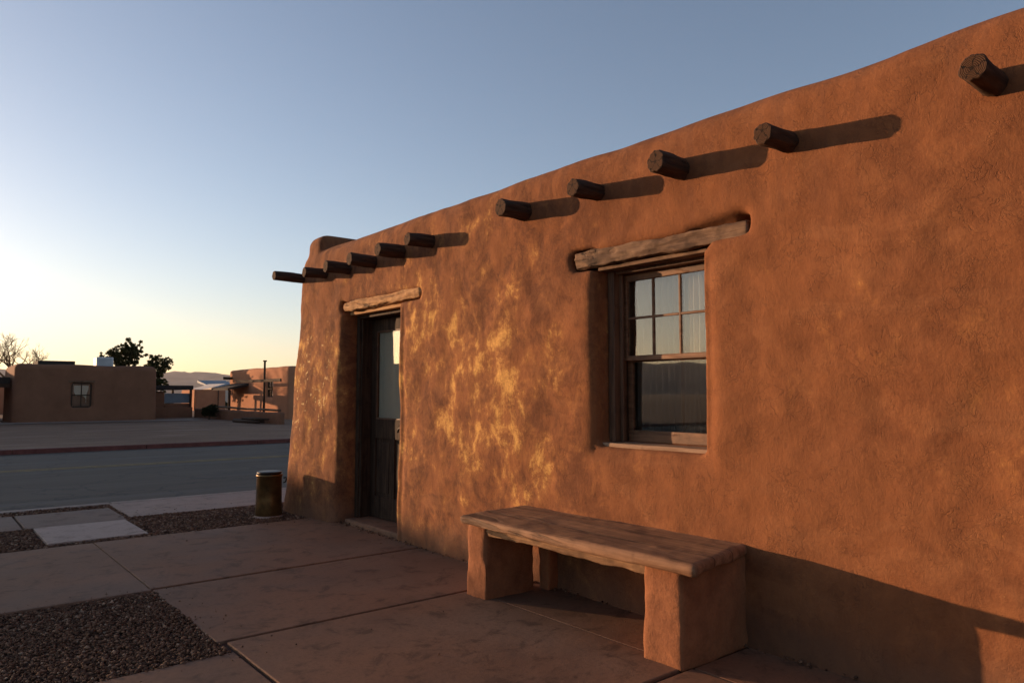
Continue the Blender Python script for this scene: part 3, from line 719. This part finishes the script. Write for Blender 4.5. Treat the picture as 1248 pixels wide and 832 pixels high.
sheet('yard_path', 2.0, 11.8, 39.6, 41.6, .012, M['walk'])
# porch on its left side
po = thing('porch', 'dark flat timber porch at the left side of the brown stucco house', 'porch', (2, 44, 0))
bx('roof', M['darkroof'], po, -.6, 3.70, 42.2, 46.8, 1.84, 2.16, bev=.02)
bx('beam', M['log'], po, -.6, 3.68, 42.05, 42.19, 1.66, 1.84, bev=.01)
for (x, y) in ((-.4, 42.3), (1.7, 42.3), (3.3, 46.4)):
    bm = bmesh.new(); tube(bm, [(x, y, -.05), (x, y, 1.66 if y < 45 else 1.84)], [.085, .075], 12); fin(bm, 'post', M['log'], po, True)
# unseen house added left of view to throw evening shade on the patio
Bh = thing('shade_house', 'low brown adobe house added out of view on the left to shade the patio', 'house', (-12, 38, 0))
far_wall(Bh, M['far_adobe'], -26, -1.8, 35.0, 40.5, 3.02, [(-9.1, -7.9, 34.8, 35.17, .7, 1.95), (-16.1, -14.9, 34.8, 35.17, .7, 1.95), (-5.5, -4.55, 34.8, 35.2, -.1, 2.1)], bev=.22, lean=.1)
for a0 in (-9.08, -16.08): far_window(Bh, 'y', 35.1, a0, a0 + 1.15, .72, 1.93)
bx('door', M['door'], Bh, -5.48, -4.57, 35.13, 35.18, 0, 2.08)
for k in range(14):
    bm = bmesh.new(); tube(bm, [(-25 + k * 1.7, 35.3, 2.5), (-25 + k * 1.7, 34.7, 2.5)], [.08, .08], 12); fin(bm, 'viga', M['log'], Bh, True)
# unseen building added at the back left so the yard lies in shade
Bk = thing('yard_shade_house', 'brown adobe house added out of view behind the porch to shade the yard', 'house', (2.5, 52, 0))
far_wall(Bk, M['far_adobe'], -9.0, 3.25, 47.0, 52, 2.75, [], bev=.25)
Bl = thing('tan_house', 'small tan house glimpsed under the dark porch at the left edge', 'house', (4.5, 62, 0))
far_wall(Bl, M['far_adobe2'], 3.4, 5.6, 60.5, 64, 2.2, [], bev=.15)

# right-hand house, its long wall faces the low sun
Cc = thing('orange_house', 'orange adobe house whose long wall catches the evening sun beside the big wall', 'house', (18, 43, 0))
far_wall(Cc, M['far_adobe2'], 15.87, 22, 38.4, 48.0, 2.88, [(15.6, 16.05, 40.6, 41.6, 1.15, 2.15)], bev=.16, lean=.05)
far_window(Cc, 'x', 15.97, 40.62, 41.58, 1.17, 2.13, curtainmat=False)
for y in (47.4,):
    bm = bmesh.new(); tube(bm, [(16.1, y, 2.35), (15.35, y, 2.35)], [.09, .09], 12); fin(bm, 'viga', M['log'], Cc, True)
bm = bmesh.new(); hexa(bm, [(14.65, 44.4, 1.58), (15.9, 44.4, 1.84), (15.9, 47.5, 1.84), (14.65, 47.5, 1.58), (14.65, 44.4, 1.70), (15.9, 44.4, 2.01), (15.9, 47.5, 2.01), (14.65, 47.5, 1.70)])
fin(bm, 'awning', M['darkroof'], Cc)
for (x, y) in ((15.5, 46.7), (14.8, 44.55)):
    bm = bmesh.new(); tube(bm, [(x, y, -.05), (x, y, 1.6)], [.08, .07], 10); fin(bm, 'post', M['log'], Cc, True)
# post with a long cross beam
pc = thing('post_and_beam', 'tall thin wooden post carrying a long crossbeam before the orange house', 'post', (14.8, 39.0, 0))
bm = bmesh.new(); tube(bm, [(14.8, 39.0, -.1), (14.8, 39.0, 1.6), (14.8, 39.01, 3.1)], [.065, .06, .055], 12); box(bm, 14.72, 14.88, 38.92, 39.08, 3.1, 3.17); fin(bm, 'post', M['log'], pc, True)
bx('crossbeam', M['log'], pc, 14.71, 14.785, 36.6, 43.2, 1.99, 2.15, bev=.02)
# low wall with rails
lw = thing('garden_wall', 'low adobe garden wall with timber rails before the orange house', 'wall', (13, 38, 0))
organic('wall', M['far_adobe'], lw, lambda bm: box(bm, 12.95, 13.2, 32.2, 45, -.3, .52), voxel=.08, amp=.04, smooth_it=2, seed=3, freq=1.5)
for (y0, y1, z0, z1) in ((32.4, 37.0, .60, .60), (36.6, 42, .60, .66)):
    bm = bmesh.new(); tube(bm, [(13.05, y0, z0), (13.05, (y0 + y1) / 2, (z0 + z1) / 2 + .02), (13.05, y1, z1)], [.05, .055, .045], 10); fin(bm, 'rail', M['lintel'], lw, True)
# logs on the ground
LG = [((12.55, 37.0, .07), (12.75, 33.6, .07), .075, 'long dark log lying on the gravel nearest the garden wall'),
      ((12.25, 36.2, .06), (12.40, 33.2, .06), .065, 'thin dark log lying nearest the street before the garden wall'),
      ((12.40, 35.4, .18), (12.72, 32.9, .20), .06, 'short dark log resting on top of the other fallen logs')]
for a, b, r_, l in LG:
    bm = bmesh.new(); tube(bm, [a, ((a[0] + b[0]) / 2 + .03, (a[1] + b[1]) / 2, (a[2] + b[2]) / 2), b], [r_, r_ * 1.05, r_ * .8], 12, True, .15, r_)
    tag(fin(bm, 'log', M['log'], None, True, origin=a), l, 'log', 'fallen logs before the garden wall')
# shed with metal panel and dark roof
sh = thing('shed', 'low tan shed with dark flat roof and pale metal shutter right of the stucco house', 'shed', (11.6, 47, 0))
far_wall(sh, M['far_adobe'], 10.0, 11.45, 45.6, 48, 1.50, [], bev=.05, lean=0, name='wall')
bx('front_wall', M['far_adobe'], sh, 11.46, 12.95, 45.6, 45.8, -.1, .80, bev=.02)
bx('lower_wall', M['far_adobe'], sh, 10.3, 12.9, 45.2, 45.55, -.1, .58, bev=.02)
bm = bmesh.new()
for k in range(24): box(bm, 11.47 + k * .06, 11.52 + k * .06, 45.62, 45.66, .83, 1.38, bev=.004)
box(bm, 11.46, 12.92, 45.665, 45.69, .82, 1.39)
fin(bm, 'metal_shutter', M['bluegrey'], sh)
bx('roof', M['darkroof'], sh, 10.0, 12.95, 45.3, 49.5, 1.60, 1.85, bev=.02)
for (x, y) in ((10.2, 45.45), (12.85, 45.45), (12.85, 49.3)): bx('post', M['log'], sh, x - .06, x + .06, y - .06, y + .06, 0, 1.60, bev=.01)
# hut further back; a translucent sheet is added as its glowing sunlit roof
pr = thing('pale_roof_house', 'small tan hut with pale roof, a translucent sheet added to look sunlit, behind the round bush', 'hut', (19, 64, 0))
far_wall(pr, M['far_adobe2'], 17.9, 20.3, 62, 66, 1.72, [], bev=.05, lean=0)
bm = bmesh.new(); g = [[bm.verts.new((18.3 + 1.9 * u, 61.8 + 4.5 * v, 1.72 + .50 * u - .05 * math.sin(3.14 * u))) for u in (0, .33, .66, 1)] for v in (0, .25, .5, .75, 1)]
for a, b in zip(g, g[1:]):
    for q in range(3): bm.faces.new((a[q], a[q + 1], b[q + 1], b[q]))
fin(bm, 'backlit_roof', M['cloth'], pr, True)
for (x, y) in ((17.8, 61.85), (19.65, 61.85)):
    bm = bmesh.new(); tube(bm, [(x, y, -.05), (x, y, 1.70)], [.04, .04], 8); fin(bm, 'post', M['log'], pr, True)
br = thing('metal_roof_shed', 'pale blue-grey metal-roofed shed far behind the dark awning', 'shed', (24, 76, 0))
far_wall(br, M['far_pale'], 22.9, 25.3, 74, 78, 2.0, [], bev=.05, lean=0)
bm = bmesh.new(); hexa(bm, [(22.7, 73.8, 2.0), (25.5, 73.8, 2.0), (25.5, 78.2, 2.5), (22.7, 78.2, 2.5), (22.7, 73.8, 2.06), (25.5, 73.8, 2.06), (25.5, 78.2, 2.75), (22.7, 78.2, 2.75)]); fin(bm, 'roof', M['bluegrey'], br)

# ------------------------------------------------------------------ vegetation
def leafmesh(name, clusters, n, size, mat, parent, origin=None):
    bm = bmesh.new(); tot = sum(c[3] ** 2 for c in clusters)
    for (x, y, z, r_) in clusters:
        for _ in range(int(n * r_ * r_ / tot)):
            d = Vector((random.gauss(0, 1), random.gauss(0, 1), random.gauss(0, 1))).normalized() * r_ * (random.random() ** .45) * (1 + .35 * noise.noise(Vector((x, y, z)) + Vector((_ * .01, 0, 0))))
            p = Vector((x, y, z)) + Vector((d.x, d.y, d.z * .85)); s_ = size * random.uniform(.5, 1.3)
            u = Vector((random.gauss(0, 1), random.gauss(0, 1), random.gauss(0, 1))).normalized(); v = u.orthogonal().normalized()
            a = [bm.verts.new(p + u * s_), bm.verts.new(p + v * s_ * .5), bm.verts.new(p - u * s_), bm.verts.new(p - v * s_ * .5)]
            bm.faces.new(a)
    me = bpy.data.meshes.new(name); bm.to_mesh(me); bm.free(); return link(name, me, mat, parent)
def branchy(bm, p, d, ln, r_, depth, ends, spread=.55, up=.12):
    if depth == 0 or r_ < .003: ends.append(p); return
    pts = [p]; q = p.copy(); dd = d.copy(); k = 3
    for i in range(k):
        dd = (dd + Vector((random.gauss(0, .12), random.gauss(0, .12), random.gauss(0, .08) + up * .3))).normalized(); q = q + dd * ln / k; pts.append(q.copy())
    tube(bm, pts, [r_ * (1 - .4 * i / k) for i in range(k + 1)], 5 if r_ < .05 else 8, False)
    ends.append(q)
    for j in range(random.choice((2, 3, 3)) if depth > 1 else 2):
        nd = (dd + Vector((random.gauss(0, spread), random.gauss(0, spread), random.gauss(0, spread * .6) + up))).normalized()
        branchy(bm, pts[random.choice((2, 3, 3))], nd, ln * random.uniform(.62, .85), r_ * random.uniform(.52, .68), depth - 1, ends, spread, up)
def tree(label, base, clusters, n, leafsize=.11):
    t = thing('leafy_tree', label, 'tree', base); b = Vector(base)
    bm = bmesh.new(); tube(bm, [b, b + Vector((.05, 0, .9)), b + Vector((-.03, 0, 1.8))], [.2, .15, .12], 10)
    for (x, y, z, r_) in clusters:
        s0 = b + Vector((-.03, 0, 1.7)); e = Vector((x, y, z)); mid = (s0 + e) / 2 + Vector((random.uniform(-.15, .15), 0, -.15)); tube(bm, [s0, mid, e], [.08, .05, .02], 6)
    fin(bm, 'trunk', M['bark'], t, True)
    cl = []
    for (x, y, z, r_) in clusters:
        for _ in range(60):
            d = Vector((random.gauss(0, 1), random.gauss(0, 1), random.gauss(0, 1))).normalized() * r_ * random.uniform(.2, 1.25)
            cl.append((x + d.x, y + d.y, z + d.z, r_ * random.uniform(.08, .27)))
    leafmesh('crown', cl, n, leafsize, M['leaf'], t)
def at(px, py, Yd):   # a point of the ray through a pixel of the 1248x832 frame, at depth Yd (used only to lay out the far planting)
    pit = math.atan(64 / 889); yw = R(39.5); x = (px - 624) / 889; y = -(py - 416) / 889
    f = math.cos(pit) - y * math.sin(pit); u = math.sin(pit) + y * math.cos(pit)
    d = (math.sin(yw) * f + math.cos(yw) * x, math.cos(yw) * f - math.sin(yw) * x, u); k = Yd / d[1]
    return (d[0] * k, Yd, H + d[2] * k)
random.seed(21)
tree('dark leafy tree directly behind the white roof cooler', (11.9, 60, 0), [(*at(133, 438, 60), .62), (*at(140, 430, 60), .5), (*at(156, 430, 60), .85), (*at(163, 426, 60), .65), (*at(148, 444, 60), .6), (*at(158, 440, 60), .55), (*at(145, 452, 60), .5)], 13000, .085)
tree('dark open-crowned tree at the right end of the stucco house', (12.6, 52.5, 0), [(*at(188, 442, 52.5), .62), (*at(200, 444, 52.5), .5), (*at(181, 452, 52.5), .62), (*at(193, 458, 52.5), .5), (*at(190, 466, 52.5), .45), (*at(203, 441, 52.5), .3), (*at(198, 472, 52.5), .4)], 9000, .075)
bt = thing('bare_tree', 'leafless tree with fine pale branches at the left edge', 'tree', (at(15, 470, 60)[0], 60, 0))
bm = bmesh.new(); ends = []; b0 = Vector((at(15, 470, 60)[0], 60, -.1))
tube(bm, [b0, b0 + Vector((.1, 0, 1.1)), b0 + Vector((.0, 0, 2.2))], [.2, .16, .13], 10, False); fin(bm, 'trunk', M['bark'], bt, True)
bm = bmesh.new(); random.seed(5)
for d in ((-.55, .1, .8), (.1, 0, 1), (.65, .1, .65), (-.1, .4, .8), (.35, -.4, .8)): branchy(bm, b0 + Vector((0, 0, 2.15)), Vector(d).normalized(), 1.12, .09, 6, ends, .5, .06)
fin(bm, 'branches', M['twig'], bt, True)
bu = thing('round_bush', 'rounded near-black bush on the gravel in front of the garden wall', 'bush', (12.45, 40.6, 0))
cl = [(12.45 + random.uniform(-.25, .25), 40.6 + random.uniform(-.25, .25), random.uniform(.25, .62), random.uniform(.18, .3)) for _ in range(16)]
leafmesh('foliage', cl, 3500, .05, M['bush'], bu)
bm = bmesh.new(); tube(bm, [(12.45, 40.6, -.05), (12.45, 40.6, .5)], [.05, .03], 8); fin(bm, 'stem', M['bark'], bu)
random.seed(31)
for i, (x, y, r_, l) in enumerate([(20.3, 63, 1.0, 'small dark far shrub beside the cream-roofed house'), (13.9, 56, .7, 'small dark shrub glimpsed under the dark shed roof')]):
    s_ = thing('shrub', l, 'bush', (x, y, 0)); leafmesh('foliage', [(x + random.uniform(-.6, .6), y + random.uniform(-.3, .3), random.uniform(.3, 1.2), .35 * r_) for _ in range(9)], 1500, .07, M['bush'], s_)
    bm = bmesh.new(); tube(bm, [(x, y, -.05), (x, y, .7)], [.06, .03], 8); fin(bm, 'stem', M['bark'], s_)

# ------------------------------------------------------------------ mountains all round the horizon
bm = bmesh.new(); NA, NR = 540, 14; rows = []
for j in range(NR):
    r_ = 4300 + j * 260; row = []
    for i in range(NA):
        a = 2 * math.pi * i / NA; x, y = r_ * math.sin(a), r_ * math.cos(a)
        env = math.sin(math.pi * min(1, j / (NR - 1))) ** .8
        hh = 175 + 55 * noise.noise(Vector((math.cos(a) * 2.2, math.sin(a) * 2.2, 1.3))) + 30 * noise.noise(Vector((math.cos(a) * 7, math.sin(a) * 7, r_ * .0008)))
        w_ = max(0, math.cos(a + R(62))) ** 6 * 45      # higher range towards the sunset
        z = (hh + w_) * env + 60 * env * noise.fractal(Vector((x * .0022, y * .0022, 0)), .8, 2.1, 7) - 4
        row.append(bm.verts.new((x, y, z)))
    rows.append(row)
for a, b in zip(rows, rows[1:]):
    for i in range(NA): bm.faces.new((a[i], a[(i + 1) % NA], b[(i + 1) % NA], b[i]))
tag(fin(bm, 'mountains', M['mount'], None, True), kind='structure')

# ------------------------------------------------------------------ haze
HAZE = True
if HAZE:
    bm = bmesh.new(); box(bm, -8300, 8300, -8300, 8300, -6, 520)
    m, nt = newmat('dusty_air'); pv = N(nt, 'ShaderNodeVolumePrincipled'); o = N(nt, 'ShaderNodeOutputMaterial')
    pv.inputs['Color'].default_value = (.93, .90, .90, 1); pv.inputs['Density'].default_value = .00005; pv.inputs['Anisotropy'].default_value = .2
    L(nt, pv.outputs[0], o.inputs['Volume']); tag(fin(bm, 'haze', m), 'thin dusty evening air paling the distant mountains', 'haze', kind='stuff')

# ------------------------------------------------------------------ sky, sun, camera
w = bpy.data.worlds.new('World'); sc.world = w; w.use_nodes = True; nt = w.node_tree; nt.nodes.clear()
sk = N(nt, 'ShaderNodeTexSky', sky_type='NISHITA'); sk.sun_disc = False; sk.sun_elevation = SUN_EL
az = math.atan2(SUN_AZ[0], SUN_AZ[1]); sk.sun_rotation = az
sk.air_density = 1.0; sk.dust_density = 2.6; sk.ozone_density = 1.8; sk.altitude = 1500
bg = N(nt, 'ShaderNodeBackground'); bg.inputs['Strength'].default_value = .115; o = N(nt, 'ShaderNodeOutputWorld')
hs = N(nt, 'ShaderNodeHueSaturation'); hs.inputs['Saturation'].default_value = .92; hs.inputs['Value'].default_value = 1.2
L(nt, mix(nt, 1.0, sk.outputs[0], (1.055, .965, .96), 'MULTIPLY'), hs.inputs['Color']); L(nt, hs.outputs[0], bg.inputs[0]); L(nt, bg.outputs[0], o.inputs[0])
sd = bpy.data.lights.new('sun', 'SUN'); sd.energy = 4.5; sd.angle = R(.55); sd.color = (1, .60, .33)
so = bpy.data.objects.new('sun', sd); COL.objects.link(so); so.location = (-20, 40, 20)
hv = Vector((SUN_AZ[0], SUN_AZ[1])).normalized(); sv = Vector((hv.x * math.cos(SUN_EL), hv.y * math.cos(SUN_EL), math.sin(SUN_EL)))
so.rotation_euler = sv.to_track_quat('Z', 'Y').to_euler()
cd = bpy.data.cameras.new('camera'); cam = bpy.data.objects.new('camera', cd); COL.objects.link(cam); sc.camera = cam
cd.sensor_width = 36; cd.lens = 36 * 889 / 1248; cd.clip_end = 30000; cd.clip_start = .05
cam.location = (0, 0, H); cam.rotation_euler = (R(90) + math.atan(64 / 889), 0, -R(39.5))
vs = sc.view_settings; vs.view_transform = 'Standard'; vs.look = 'None'; vs.gamma = 1; vs.exposure = 1.0; vs.use_curve_mapping = False
sc.render.engine = 'CYCLES'
sc.cycles.volume_bounces = 0; sc.cycles.max_bounces = 7; sc.cycles.diffuse_bounces = 3; sc.cycles.transparent_max_bounces = 8
